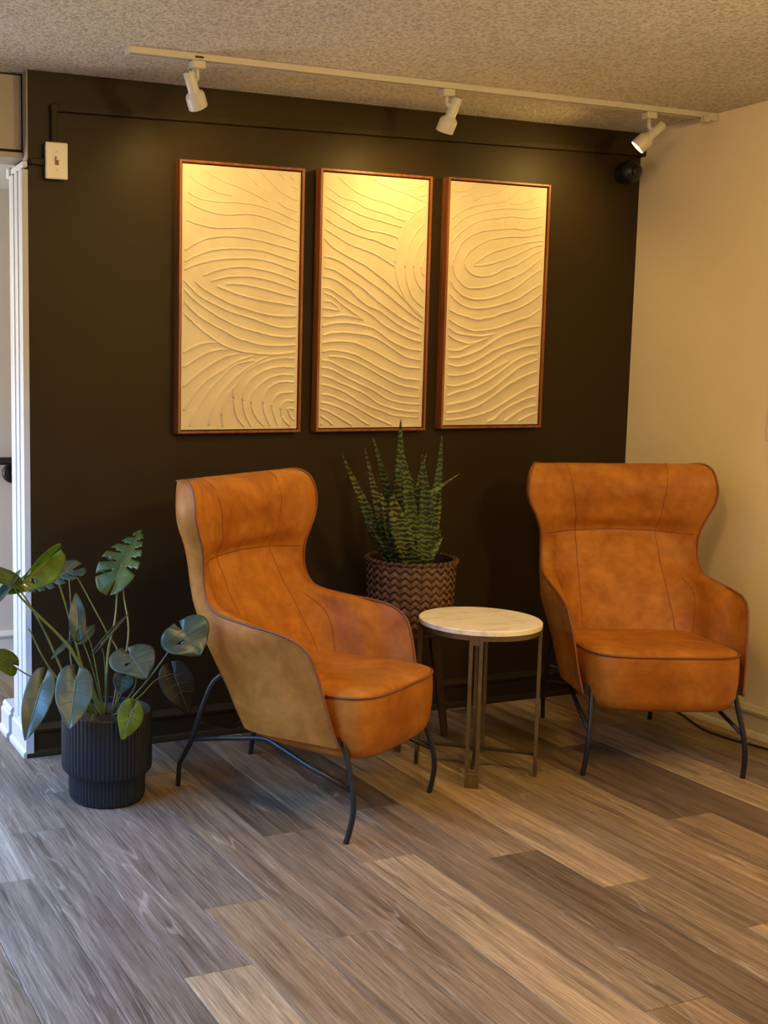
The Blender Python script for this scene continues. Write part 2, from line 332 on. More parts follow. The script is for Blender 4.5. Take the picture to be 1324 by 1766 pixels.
# relief lines of the three canvases: points across / up the canvas in thousandths
RIDGES = [
 [[(54,958),(122,936),(232,912),(329,898),(412,895)],
  [(176,984),(245,963),(355,942),(495,923),(608,903),(723,878)],
  [(500,992),(549,970),(649,931)],
  [(647,992),(705,968),(806,928),(893,904),(978,892)],
  [(810,992),(862,966)],
  [(904,982),(941,968)],
  [(920,944),(985,934)],
  [(794,883),(881,861),(980,847)],
  [(38,899),(110,880),(219,869),(357,868),(497,869),(652,861),(795,844),(982,811)],
  [(29,864),(110,845),(234,827),(372,821),(484,826),(582,828),(711,818),(855,797),(980,776)],
  [(27,794),(125,780),(249,770),(388,772),(514,776),(655,772),(828,753),(975,734)],
  [(23,679),(99,705),(208,728),(347,739),(487,739),(657,729),(859,711),(985,697)],
  [(20,637),(113,661),(223,681),(348,692),(502,695),(658,693),(803,677),(978,656)],
  [(18,606),(86,623),(182,638),(321,652),(461,658),(603,660),(746,651),(877,634),(976,620)],
  [(176,585),(266,606),(378,620),(504,627),(647,621),(777,610),(894,594),(978,577)],
  [(243,567),(337,582),(449,589),(576,591),(720,581),(851,566),(980,547)],
  [(361,559),(464,561),(578,555),(707,544),(838,530),(981,516)],
  [(288,550),(352,540),(465,522),(594,508),(724,498),(855,491),(983,483)],
  [(105,567),(170,541),(282,512),(409,485),(538,467),(682,450),(813,442),(985,443)],
  [(15,569),(74,540),(157,507),(283,478),(425,451),(582,432),(698,414),(815,400),(903,397),(985,401)],
  [(15,536),(88,501),(185,468),(326,429),(469,399),(613,381),(758,366),(890,360),(982,363)],
  [(15,491),(103,449),(214,413),(356,380),(470,352),(542,344),(643,331),(760,326),(892,327),(980,331)],
  [(15,446),(117,401),(229,361),(343,327),(443,309),(558,298),(703,293),(834,293),(982,303)],
  [(15,293),(91,315),(174,330),(244,335),(314,335)],
  [(15,238),(91,262),(203,293),(301,306),(400,310)],
  [(16,163),(120,207),(246,250),(372,281),(500,295)],
  [(22,73),(93,126),(191,181),(331,225),(473,265),(630,289)],
  [(74,13),(122,69),(220,144),(332,200),(430,243),(516,259),(624,268)],
  [(236,14),(257,68),(319,131),(432,193),(531,230),(646,265),(747,286)],
  [(351,8),(346,67),(391,130),(482,183)],
  [(538,8),(465,54),(445,117),(461,168),(532,218),(632,249),(704,262),(791,274),(879,279),(976,277)],
  [(597,8),(537,66),(523,123),(555,174),(633,211),(749,236),(851,244),(977,241)],
  [(714,8),(639,46),(601,84),(603,129),(635,157),(721,192),(838,211),(974,210)],
  [(766,8),(727,45),(699,90),(712,135),(766,166),(854,184),(976,183)],
  [(832,8),(793,57),(777,89),(798,121),(856,140),(978,143)],
  [(860,50),(861,89),(902,108),(980,107)],
  [(944,8),(891,30),(868,47)],
  [(981,75),(926,79),(919,69),(950,43),(983,31)]],
 [[(138,988),(217,958),(332,928),(463,910),(594,898),(712,881),(869,867)],
  [(24,946),(92,930),(177,907),(291,897),(407,873),(523,862),(633,851),(700,839),(804,832)],
  [(23,911),(122,886),(250,863),(380,842),(525,828),(657,815),(771,806)],
  [(21,870),(110,850),(224,823),(325,802),(426,787),(542,782),(645,773),(730,760)],
  [(23,825),(112,800),(241,777),(385,759),(501,748),(604,732),(700,719)],
  [(22,783),(115,761),(258,728),(373,712),(489,696),(592,673),(696,649)],
  [(17,747),(103,713),(232,683),(362,658),(478,629),(612,588),(717,550),(823,508),(930,472),(977,447)],
  [(24,675),(105,671),(205,652),(335,618),(481,578),(615,540),(735,501),(871,459),(985,429)],
  [(26,633),(122,624),(236,596),(367,564),(499,520),(648,476),(783,440),(949,404)],
  [(18,597),(124,588),(238,559),(340,521),(443,489),(560,469),(680,433),(800,403),(974,376)],
  [(15,552),(84,549),(184,523),(299,494),(386,476),(489,450),(607,411),(742,381),(877,357),(976,348)],
  [(21,536),(113,519),(200,490),(301,461),(403,432)],
  [(23,503),(100,498),(179,469)],
  [(15,476),(88,471),(180,467)],
  [(15,442),(89,441),(188,448),(287,445),(403,432)],
  [(15,402),(77,411),(161,417),(275,418),(404,410),(521,395),(640,359),(730,338),(835,320),(978,312)],
  [(16,366),(93,376),(205,380),(334,377),(479,368),(597,344),(701,316),(822,286),(980,272)],
  [(15,336),(94,343),(207,345),(322,340),(452,319),(570,295),(689,267),(809,247),(967,240)],
  [(19,302),(96,309),(195,306),(324,294),(441,270),(573,240),(692,218),(797,199),(970,191)],
  [(76,284),(168,283),(282,273),(398,252),(531,221),(664,190),(799,168),(965,156)],
  [(15,268),(99,264),(213,240),(343,215),(489,185),(622,157),(757,131),(967,121)],
  [(15,240),(100,234),(215,210),(359,179),(506,151),(654,113),(803,97),(976,91)],
  [(15,206),(102,198),(216,176),(332,155),(449,130),(567,95),(701,76),(835,64),(971,60)],
  [(15,172),(104,165),(247,140),(363,109),(495,81),(613,64),(717,47),(972,37)],
  [(15,133),(92,130),(191,113),(321,88),(453,56),(571,31),(705,8)],
  [(15,101),(93,95),(208,77),(323,51),(396,29),(485,8)],
  [(15,74),(81,67),(181,43),(318,8)],
  [(15,48),(68,34),(133,10)],
  [(15,21),(33,8)],
  [(415,992),(517,975),(649,955),(797,939),(948,914)],
  [(560,972),(633,977),(691,986)],
  [(760,950),(856,960),(966,984)],
  [(880,933),(977,939)],
  [(979,898),(876,866),(790,821),(734,765),(705,709),(696,660),(710,611),(746,563),(808,520),(885,478),(969,449)],
  [(976,828),(881,786),(825,736),(798,680),(794,631),(811,588),(867,533),(982,488)],
  [(980,766),(915,725),(885,681),(883,626),(923,583),(980,552)],
  [(984,702),(959,664),(958,633),(982,617)]],
 [[(25,958),(99,960),(172,968),(260,987)],
  [(29,914),(101,936),(218,953)],
  [(243,927),(323,947),(428,956),(561,989)],
  [(23,847),(91,874),(193,896),(326,914),(446,923),(551,933),(626,950),(745,992)],
  [(23,804),(123,847),(255,874),(404,892),(569,904),(661,905),(784,907),(945,924)],
  [(28,751),(84,781),(185,819),(317,848),(467,861),(618,872),(741,871),(865,872),(980,885)],
  [(613,924),(720,928),(811,942),(903,958)],
  [(49,673),(76,710),(131,752),(233,787),(366,808),(516,817),(668,824),(792,822),(976,844)],
  [(159,684),(194,711),(281,743),(399,769),(504,780),(626,789),(795,793),(980,810)],
  [(265,670),(346,695),(449,721),(569,738),(706,755),(843,771),(983,781)],
  [(258,664),(318,664),(438,674),(573,693),(679,712),(800,738),(892,755),(985,763)],
  [(160,672),(192,645),(261,625),(352,620),(472,631),(577,656),(698,673),(803,702),(894,725),(979,742)],
  [(42,667),(60,632),(115,597),(191,573),(281,570),(401,577),(521,594),(657,618),(778,643),(883,678),(982,709)],
  [(23,599),(73,566),(149,540),(240,526),(345,525),(466,534),(586,553),(707,579),(842,623),(976,661)],
  [(23,545),(76,521),(153,499),(258,487),(379,489),(515,501),(636,517),(757,539),(878,574),(979,600)],
  [(21,479),(111,461),(216,450),(307,441),(398,447),(488,455),(563,469),(670,482),(791,503),(898,531),(980,558)],
  [(21,440),(100,419),(191,402),(297,393),(417,398),(553,411),(674,431),(766,447),(858,457),(980,492)],
  [(21,405),(103,383),(193,377),(298,372),(404,373),(510,385)],
  [(21,377),(90,356),(226,341),(331,348),(450,369)],
  [(22,312),(138,311),(242,332),(316,343)],
  [(22,280),(126,280),(245,296),(364,317),(497,354),(602,379),(724,395),(847,411),(984,419)],
  [(21,253),(114,244),(218,252),(337,274),(471,308),(591,330),(713,346),(836,364),(983,379)],
  [(22,208),(117,206),(251,217),(355,238),(475,265),(594,299),(716,318),(823,332),(982,340)],
  [(24,166),(106,162),(225,174),(344,195),(478,229),(674,272)],
  [(23,120),(138,138),(257,150),(376,171),(511,204),(630,241),(736,272),(858,295),(967,304)],
  [(20,81),(112,90),(246,101),(380,125),(515,158),(634,198),(770,241),(877,262),(979,277)],
  [(20,50),(130,53),(249,64),(384,88),(518,124),(638,161),(744,188),(866,211),(981,227)],
  [(19,20),(118,22),(252,30),(372,42),(508,63),(644,96),(750,123),(857,148),(980,169)],
  [(451,10),(527,25),(631,62),(753,89),(876,110),(982,119)],
  [(636,10),(711,33),(818,61),(895,73),(983,80)],
  [(784,10),(868,30),(985,48)]],
]
# monstera blades: base, tip, width, facing, fold, cut, tone
BLADES = [
 ([-2.759, -0.42, 0.802],[-2.906, -0.5, 0.707],0.141,(-0.35, -0.85, -0.35),0.75,"split","bright"),
 ([-2.895, -0.5, 0.745],[-3.007, -0.56, 0.798],0.097,(0.1, -0.6, 0.8),0.3,"heart","green"),
 ([-2.899, -0.5, 0.744],[-2.853, -0.4, 0.775],0.041,(-0.6, -0.7, 0.4),0.4,"heart","grey"),
 ([-2.901, -0.5, 0.742],[-2.973, -0.58, 0.699],0.048,(-0.5, -0.6, 0.6),0.5,"heart","blue"),
 ([-2.655, -0.32, 0.738],[-2.814, -0.36, 0.693],0.115,(-0.1, -0.45, 0.89),0.25,"fingers","blue"),
 ([-2.508, -0.36, 0.706],[-2.403, -0.3, 0.872],0.171,(-0.72, -0.5, 0.3),0.35,"fingers","green"),
 ([-2.686, -0.5, 0.575],[-2.678, -0.46, 0.693],0.058,(-0.2, -0.95, 0.15),0.25,"heart","blue"),
 ([-2.644, -0.4, 0.521],[-2.572, -0.34, 0.558],0.045,(-0.3, -0.8, 0.5),0.2,"heart","blue"),
 ([-2.616, -0.52, 0.524],[-2.495, -0.46, 0.616],0.028,(-0.5, -0.8, 0.3),0.9,"heart","blue"),
 ([-2.53, -0.56, 0.497],[-2.509, -0.66, 0.447],0.156,(-0.15, -0.75, 0.62),0.12,"split","grey"),
 ([-2.42, -0.74, 0.607],[-2.382, -0.8, 0.539],0.167,(-0.25, -0.85, 0.45),0.1,"split","blue"),
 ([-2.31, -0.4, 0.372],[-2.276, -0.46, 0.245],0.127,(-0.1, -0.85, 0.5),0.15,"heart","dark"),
 ([-2.917, -0.55, 0.494],[-2.997, -0.6, 0.546],0.082,(0, -0.85, 0.5),0.2,"heart","green"),
 ([-2.829, -0.58, 0.43],[-2.903, -0.66, 0.285],0.097,(-0.25, -0.9, 0.25),0.35,"heart","grey"),
 ([-2.725, -0.6, 0.441],[-2.774, -0.7, 0.32],0.123,(-0.25, -0.85, 0.4),0.2,"heart","grey"),
 ([-2.547, -0.64, 0.34],[-2.592, -0.68, 0.256],0.089,(0.05, -0.97, 0.2),0.08,"heart","bright"),
 ([-2.527, -0.5, 0.405],[-2.566, -0.56, 0.37],0.074,(-0.2, -0.8, 0.5),0.3,"heart","blue"),
 ([-2.706, -0.46, 0.527],[-2.781, -0.52, 0.498],0.024,(-0.5, -0.7, 0.5),0.4,"heart","blue"),
 ([-2.655, -0.56, 0.309],[-2.683, -0.6, 0.29],0.022,(-0.2, -0.9, 0.3),0.3,"heart","blue"),
]
# monstera stalks: points, radius in mm
STALKS = [
 ([[-2.759, -0.42, 0.802], [-2.726, -0.44, 0.704], [-2.692, -0.46, 0.571], [-2.665, -0.48, 0.447], [-2.617, -0.49, 0.27]],4.2),
 ([[-2.895, -0.5, 0.742], [-2.88, -0.5, 0.704], [-2.819, -0.5, 0.636], [-2.733, -0.5, 0.544], [-2.675, -0.5, 0.453], [-2.597, -0.49, 0.258]],5),
 ([[-2.899, -0.5, 0.74], [-2.86, -0.48, 0.699], [-2.795, -0.48, 0.583], [-2.747, -0.48, 0.474], [-2.712, -0.48, 0.398], [-2.619, -0.48, 0.257]],4),
 ([[-2.853, -0.5, 0.59], [-2.844, -0.5, 0.585], [-2.798, -0.49, 0.49], [-2.732, -0.48, 0.396], [-2.626, -0.47, 0.255]],3.2),
 ([[-2.917, -0.55, 0.494], [-2.859, -0.54, 0.451], [-2.759, -0.52, 0.397], [-2.656, -0.5, 0.287]],3.2),
 ([[-2.655, -0.32, 0.738], [-2.642, -0.33, 0.728], [-2.597, -0.38, 0.626], [-2.559, -0.42, 0.538], [-2.532, -0.46, 0.46], [-2.549, -0.48, 0.27]],3),
 ([[-2.685, -0.4, 0.723], [-2.688, -0.43, 0.632], [-2.697, -0.47, 0.448], [-2.633, -0.49, 0.272]],2.6),
 ([[-2.508, -0.36, 0.706], [-2.511, -0.38, 0.67], [-2.529, -0.41, 0.577], [-2.567, -0.45, 0.471], [-2.585, -0.48, 0.264]],4),
 ([[-2.482, -0.34, 0.757], [-2.486, -0.38, 0.648], [-2.492, -0.44, 0.522], [-2.538, -0.48, 0.259]],3.4),
 ([[-2.686, -0.5, 0.577], [-2.67, -0.5, 0.587], [-2.641, -0.5, 0.523], [-2.62, -0.5, 0.419], [-2.6, -0.5, 0.271]],2.2),
 ([[-2.42, -0.74, 0.607], [-2.443, -0.73, 0.566], [-2.458, -0.7, 0.52], [-2.488, -0.62, 0.424], [-2.525, -0.5, 0.263]],2.6),
 ([[-2.31, -0.4, 0.372], [-2.39, -0.44, 0.369], [-2.463, -0.47, 0.324], [-2.524, -0.48, 0.257]],2.2),
 ([[-2.53, -0.56, 0.497], [-2.505, -0.55, 0.431], [-2.505, -0.53, 0.368], [-2.545, -0.5, 0.255]],2.4),
 ([[-2.644, -0.4, 0.521], [-2.633, -0.43, 0.482], [-2.617, -0.46, 0.409], [-2.593, -0.48, 0.265]],2),
 ([[-2.616, -0.52, 0.524], [-2.602, -0.52, 0.471], [-2.588, -0.49, 0.267]],2),
 ([[-2.829, -0.58, 0.43], [-2.808, -0.56, 0.438], [-2.743, -0.53, 0.39], [-2.636, -0.5, 0.265]],2.6),
 ([[-2.725, -0.6, 0.441], [-2.7, -0.58, 0.422], [-2.668, -0.54, 0.357], [-2.612, -0.5, 0.262]],3),
 ([[-2.547, -0.64, 0.34], [-2.546, -0.6, 0.344], [-2.553, -0.55, 0.304], [-2.566, -0.5, 0.252]],2.2),
 ([[-2.527, -0.5, 0.405], [-2.531, -0.5, 0.362], [-2.56, -0.49, 0.254]],2),
 ([[-2.706, -0.46, 0.527], [-2.685, -0.47, 0.486], [-2.613, -0.48, 0.267]],1.8),
 ([[-2.655, -0.56, 0.309], [-2.626, -0.53, 0.286], [-2.6, -0.5, 0.251]],1.4),
]
# snake plant leaves: midline points, width
SWORDS = [
 ([[-1.432, -0.33, 0.713], [-1.465, -0.33, 0.802], [-1.518, -0.33, 0.902], [-1.57, -0.33, 1.001], [-1.629, -0.33, 1.117]],0.052),
 ([[-1.431, -0.36, 0.718], [-1.455, -0.36, 0.828], [-1.488, -0.36, 0.926], [-1.52, -0.36, 1.024], [-1.55, -0.36, 1.137]],0.043),
 ([[-1.347, -0.26, 0.698], [-1.362, -0.26, 0.844], [-1.386, -0.26, 0.956], [-1.422, -0.26, 1.067], [-1.456, -0.26, 1.168]],0.041),
 ([[-1.354, -0.32, 0.701], [-1.365, -0.32, 0.874], [-1.372, -0.32, 1.005], [-1.373, -0.32, 1.114], [-1.375, -0.32, 1.239]],0.058),
 ([[-1.338, -0.38, 0.709], [-1.358, -0.38, 0.858], [-1.375, -0.38, 0.967], [-1.393, -0.38, 1.065], [-1.4, -0.38, 1.118]],0.052),
 ([[-1.39, -0.42, 0.709], [-1.418, -0.42, 0.801], [-1.448, -0.42, 0.888], [-1.462, -0.42, 0.936], [-1.467, -0.42, 0.964]],0.073),
 ([[-1.309, -0.39, 0.705], [-1.303, -0.39, 0.825], [-1.304, -0.39, 0.934], [-1.313, -0.39, 1.02], [-1.324, -0.39, 1.111]],0.065),
 ([[-1.222, -0.3, 0.695], [-1.202, -0.3, 0.865], [-1.195, -0.3, 0.954], [-1.183, -0.3, 1.065], [-1.177, -0.3, 1.177]],0.047),
 ([[-1.276, -0.36, 0.842], [-1.264, -0.36, 0.949], [-1.237, -0.36, 0.972], [-1.191, -0.36, 0.999], [-1.135, -0.36, 1.031]],0.019),
 ([[-1.271, -0.38, 0.701], [-1.26, -0.38, 0.733], [-1.242, -0.38, 0.755], [-1.228, -0.38, 0.776], [-1.213, -0.38, 0.795]],0.026),
 ([[-1.468, -0.37, 0.721], [-1.489, -0.37, 0.766], [-1.51, -0.37, 0.81], [-1.521, -0.37, 0.853], [-1.525, -0.37, 0.881]],0.039),
 ([[-1.216, -0.28, 0.687], [-1.189, -0.28, 0.738], [-1.171, -0.28, 0.771], [-1.167, -0.28, 0.805], [-1.171, -0.28, 0.834]],0.039),
 ([[-1.259, -0.27, 0.695], [-1.262, -0.27, 0.841], [-1.27, -0.27, 0.931], [-1.283, -0.27, 0.987], [-1.292, -0.27, 1.032]],0.028),
 ([[-1.422, -0.4, 0.717], [-1.45, -0.4, 0.811], [-1.472, -0.4, 0.887], [-1.493, -0.4, 0.941], [-1.504, -0.4, 0.973]],0.043),
 ([[-1.296, -0.34, 0.701], [-1.294, -0.34, 0.807], [-1.303, -0.34, 0.895], [-1.301, -0.34, 1.005], [-1.27, -0.34, 1.113]],0.037),
]
# ------------------------------------------------------------------ the room
H = 2.44; WL = -2.708; XL = -4.3; YB = -6.0; HY = 1.54; HZ = 2.28; TH = 0.19
def struct(o, label): o['kind'] = 'structure'; o['label'] = label; return o

# floor: sub-floor with every plank laid on it, running towards the dark wall
fl = struct(MB().box((XL-0.3, YB-0.1, -0.06), (0.12, HY+0.1, -0.005)).build('floor', M_subfloor), 'grey-brown oak plank floor')
PW, PL = 0.18, 1.25
ends = {-2: -1.005, -1: -0.69, 0: -1.645, 1: -1.345, 2: -1.602, 3: -0.969, 4: -1.238, 5: -0.886, 6: -1.34, 7: -1.611, 8: -1.923, 9: -0.80, 10: -1.30, 11: -0.60, 12: -1.02, 13: -0.45, 14: -1.2, 15: -0.8}
LIGHT, MID, WARM, DARK, GREY = (0.40, 0.285, 0.165), (0.225, 0.158, 0.098), (0.265, 0.180, 0.102), (0.145, 0.098, 0.060), (0.205, 0.155, 0.112)
tints = {(4, 0): LIGHT, (7, 1): LIGHT, (8, 0): LIGHT, (10, 1): DARK, (10, 0): WARM, (6, 0): DARK, (0, 0): LIGHT, (1, 0): WARM, (5, 1): DARK, (5, 0): MID,
         (12, 1): LIGHT, (12, 0): LIGHT, (11, 0): DARK, (11, 1): WARM, (7, 0): MID, (6, 1): WARM, (3, 0): MID, (2, 1): MID, (3, 1): DARK, (4, 1): WARM,
         (-2, 1): (0.30, 0.24, 0.18), (-2, 0): GREY, (-1, 1): GREY, (-1, 0): GREY, (0, 1): GREY, (0, 2): GREY, (9, 0): WARM, (9, 1): MID, (8, 1): MID}
plank_cache = {}
def plank_mesh(l):
    key = round(l, 3)
    if key not in plank_cache:
        m = MB(); g = 0.0007; c = 0.0012; x1 = PW/2-g; y1 = l/2-g
        m.add([(-x1,-y1,-.005),(x1,-y1,-.005),(x1,y1,-.005),(-x1,y1,-.005),(-x1,-y1,-c),(x1,-y1,-c),(x1,y1,-c),(-x1,y1,-c),
               (-x1+c,-y1+c,0),(x1-c,-y1+c,0),(x1-c,y1-c,0),(-x1+c,y1-c,0)],
              [(0,1,5,4),(1,2,6,5),(2,3,7,6),(3,0,4,7),(4,5,9,8),(5,6,10,9),(6,7,11,10),(7,4,8,11),(8,9,10,11)])
        me = bpy.data.meshes.new('plank'); me.from_pydata(m.v, [], m.f); me.materials.append(M_plank); plank_cache[key] = me
    return plank_cache[key]
rnd = random.Random(3)
for k in range(-15, 16):
    x0 = -2.78+k*PW
    if x0+PW > 0.119 or x0 < XL-0.02: continue
    e = ends.get(k, -rnd.uniform(0.2, 1.4))
    ytop = HY if x0 < WL+0.15 else 0.0
    j = -4
    while True:
        a = e+(j-1)*PL; b = e+j*PL           # j=0 is the plank that ends, towards the wall, at e
        if a > ytop: break
        a2, b2 = max(a, YB), min(b, ytop+0.005)
        if b2-a2 > 0.03 and x0 > XL-0.1:
            o = bpy.data.objects.new('plank', plank_mesh(b2-a2)); COL.objects.link(o); o.parent = fl
            o.location = (x0+PW/2, (a2+b2)/2, 0)
            t = tints.get((k, j), None)
            if t is None: t = rnd.choice([MID, MID, WARM, GREY, DARK, LIGHT] if k > 1 else [MID, GREY, GREY, WARM])
            q = 0.90*rnd.uniform(0.93, 1.07); o.color = (t[0]*q, t[1]*q, t[2]*q, 1)
        j += 1

struct(MB().box((XL-0.3, YB-0.1, H), (0.12, TH, H+0.08)).build('ceiling', M_ceiling), 'textured popcorn ceiling')
struct(MB().box((XL-0.3, TH, HZ), (-1.6, HY+0.1, HZ+0.08)).build('ceiling_hall', M_white), 'white hallway ceiling beyond the opening')
struct(MB().box((WL, 0, -0.005), (0.0, TH, H)).build('wall_back', M_wall_dark), 'dark brown painted feature wall')
struct(MB().box((0, YB, -0.005), (0.12, TH, H)).build('wall_right', M_wall_tan), 'cream painted wall on the right')
struct(MB().box((XL-0.3, YB-0.1, -0.005), (0.0, YB, H)).build('wall_front', M_wall_tan), 'cream wall behind the viewer')
struct(MB().box((XL-0.3, HY, -0.005), (-1.6, HY+0.1, HZ)).build('wall_hall', M_hall), 'beige hallway wall beyond the opening')
struct(MB().box((-1.6, TH, -0.005), (-1.5, HY, HZ)).build('wall_hall_end', M_hall), 'beige end wall of the hallway')
# left wall with a wide window and the hallway's glass door
wl = MB()
for a, b in (((YB, -0.005), (-2.0, H)), ((-2.0, -0.005), (-0.1, 0.05)), ((-2.0, 2.05), (-0.1, H)), ((-0.1, -0.005), (0.32, H)), ((0.32, 2.15), (1.42, H)), ((1.42, -0.005), (HY, H))):
    wl.box((XL-0.12, a[0], a[1]), (XL, b[0], b[1]))
struct(wl.build('wall_left', M_wall_tan), 'cream wall on the left with a wide window')
def window(name, y0, y1, z0, z1, nv, nh, label):
    f = MB(); t = 0.05
    f.box((XL-0.08, y0, z0), (XL-0.02, y0+t, z1)).box((XL-0.08, y1-t, z0), (XL-0.02, y1, z1))
    f.box((XL-0.08, y0+t, z0), (XL-0.02, y1-t, z0+t)).box((XL-0.08, y0+t, z1-t), (XL-0.02, y1-t, z1))
    for i in range(1, nv): yy = y0+(y1-y0)*i/nv; f.box((XL-0.07, yy-0.015, z0+t), (XL-0.03, yy+0.015, z1-t))
    for i in range(1, nh): zz = z0+(z1-z0)*i/nh; f.box((XL-0.065, y0+t, zz-0.012), (XL-0.035, y1-t, zz+0.012))
    o = struct(f.build(name, M_white), label)
    MB().box((XL-0.052, y0+t, z0+t), (XL-0.048, y1-t, z1-t)).build('pane', M_glass, o)
window('window_1', -2.0, -0.1, 0.05, 2.05, 2, 1, 'white framed wide window on the left')
window('door_1', 0.32, 1.42, 0.0, 2.15, 1, 2, 'white framed glass door at the hallway end')

# beam over the opening, slightly recessed from the dark wall, with a dark shadow gap round it
hd = struct(MB().box((XL, 0.06, 2.18), (WL-0.008, TH, H-0.008)).build('trim_1', M_grey_beige), 'greige boxed beam above the hallway opening')
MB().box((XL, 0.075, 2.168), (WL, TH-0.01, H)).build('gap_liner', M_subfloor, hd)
MB().box((XL, 0.045, 2.150), (WL-0.001, TH, 2.168)).build('soffit_board', M_grey_beige, hd)
# end face of the dark wall: greige strip on top, fluted white casing below, plinth at the floor
cs = struct(MB().box((WL-0.004, 0.001, 2.135), (WL-0.0005, 0.058, H)).build('trim_2', M_grey_beige), 'white fluted casing on the end of the dark wall')
cz0, cz1 = 0.10, 2.105
cas = MB(); prof = [(WL-0.001, 0.002)]
for a, b in ((0.002, 0.05), (0.068, 0.110), (0.128, 0.186)):
    prof += [(WL-0.022, a+0.004), (WL-0.026, a+0.012), (WL-0.026, b-0.012), (WL-0.022, b-0.004), (WL-0.002, b-0.001), (WL-0.002, b+0.017)]
prof[-2:] = [(WL-0.001, 0.188)]
vs = []; n = len(prof)
for z in (cz0, cz1):
    for p, q in prof: vs.append((p, q, z))
cas.add(vs, [(k, (k+1) % n, n+(k+1) % n, n+k) for k in range(n)]+[tuple(range(n))[::-1], tuple(range(n, 2*n))])
cas.build('fluted_casing', M_white, cs)
def plinth(name, y0, y1, x1, x0=WL-0.001, mat=None, par=None):
    pr = [(x0, 0), (x1-0.010, 0), (x1-0.010, 0.016), (x1, 0.026), (x1, 0.088), (x1+0.008, 0.096), (x1+0.006, 0.106), (x1+0.014, 0.118), (x0, 0.118)]
    MB().extrude(pr, 'y', y0, y1).build(name, mat, par)
plinth('plinth', -0.022, 0.20, WL-0.030, mat=M_white, par=cs)
plinth('hall_plinth', 0.232, 0.36, WL-0.034, x0=WL+0.02, mat=M_white, par=cs)

# skirting boards: cap bead, flat board and a shoe moulding
def skirt(name, mat, axis, a, b, wallpos, s, label):
    pr = [(0, 0), (0.026, 0), (0.026, 0.008), (0.020, 0.020), (0.013, 0.024), (0.013, 0.088), (0.020, 0.092), (0.022, 0.102), (0.016, 0.110), (0.010, 0.120), (0, 0.122)]
    pr = [(wallpos+s*p, q) for p, q in pr]
    struct(MB().extrude(pr, axis, a, b).build(name, mat, ang=30), label)
skirt('baseboard_back', M_wall_dark, 'x', WL-0.028, -0.0265, 0, -1, 'dark brown baseboard with cap bead under the feature wall')
skirt('baseboard_right', M_cream, 'y', YB, 0, 0, -1, 'cream baseboard along the right wall')
skirt('baseboard_hall', M_cream, 'x', XL, -1.6, HY, -1, 'cream baseboard of the hallway')

# handrail in the hallway
hr = tag(empty('handrail', (-2.87, HY, 0.97)), 'dark metal handrail on the beige hallway wall', 'handrail')
MB().tube([(-1.3, -0.065, 0.008), (0.62, -0.065, 0.008)], 0.019, 12).build('rail', M_blackplastic, hr, True)
for bx in (0.47, -0.9):
    b = MB().tube([(bx, 0, -0.055), (bx, -0.045, -0.05), (bx, -0.065, -0.03), (bx, -0.065, 0.0)], 0.010, 8)
    b.build('bracket', M_blackplastic, hr, True)
    MB().lathe([(0.0, 0), (0.052, 0), (0.052, 0.008), (0.040, 0.016), (0.0, 0.018)], 24).move(Matrix.Translation((bx, 0, -0.055)) @ Matrix.Rotation(R(90), 4, 'X')).build('wall_flange', M_blackplastic, hr, True)

# ------------------------------------------------------------------ cable raceway, switch, device in the corner
rc = tag(empty('cable_raceway', (0, 0, 0)), 'brown painted cable raceway running along the top of the dark wall', 'raceway')
rz0 = 2.316; rz1 = 2.352; th = 0.019
def lid(name, a, b): MB().cbox(a, b, 0.003).build(name, M_wall_dark, rc)
sl = (rz1-rz0)/(2.62)
m = MB(); y = -0.021
m.add([(-2.600,-0.0005,rz0-.012),(-0.02,-0.0005,rz1-.012),(-0.02,-0.0005,rz1+.012),(-2.600,-0.0005,rz0+.012),(-2.600,y,rz0-.010),(-0.02,y,rz1-.010),(-0.02,y,rz1+.010),(-2.600,y,rz0+.010)],
      [(0,1,2,3),(4,7,6,5),(0,4,5,1),(1,5,6,2),(2,6,7,3),(3,7,4,0)])
m.build('long_channel', M_wall_dark, rc)
lid('drop_channel', (-2.628, -0.0165, 2.20), (-2.606, -0.0005, 2.318))
lid('elbow_cover', (-2.630, -0.019, 2.304), (-2.596, -0.0005, 2.330))
lid('corner_cap', (-0.024, -0.034, 2.336), (-0.0005, -0.0005, 2.366))
lid('side_channel', (-2.706, -0.018, 2.120), (-2.652, -0.0005, 2.141))
wr = tag(empty('white_raceway', (0, 0, 0)), 'short white raceway bending round the wall end above the casing', 'raceway')
MB().cbox((WL-0.022, -0.010, 2.110), (WL-0.0045, 0.185, 2.132), 0.003).build('channel', M_white, wr)
MB().cbox((WL-0.030, 0.165, 2.100), (WL-0.0045, 0.205, 2.136), 0.004).build('end_cap', M_white, wr)

sw = tag(empty('light_switch', (-2.6135, 0, 2.135)), 'ivory toggle light switch on the dark wall near the white casing', 'switch')
MB().cbox((-0.036, -0.026, -0.058), (0.036, -0.0005, 0.058), 0.003).build('box', M_plate, sw)
pl = MB().cbox((-0.040, -0.032, -0.0625), (0.040, -0.026, 0.0625), 0.0035).build('plate', M_plate, sw)
MB().box((-0.0065, -0.0335, -0.0145), (0.0065, -0.0318, 0.0145)).build('slot', M_slot, pl)
MB().cbox((-0.0045, -0.047, 0.000), (0.0045, -0.0325, 0.012), 0.0015).build('toggle', M_plate, pl)
for z in (-0.031, 0.031):
    MB().lathe([(0.003, 0), (0.003, 0.001)], 10).move(Matrix.Translation((0, -0.0318, z)) @ Matrix.Rotation(R(90), 4, 'X')).build('screw', M_track, pl)
sp = tag(empty('wall_plate', (0, -0.762, 1.219)), 'ivory wall plate on the right wall at the picture edge', 'wall plate')
MB().cbox((-0.006, -0.036, -0.060), (-0.0005, 0.036, 0.060), 0.0025).build('plate', M_plate, sp)
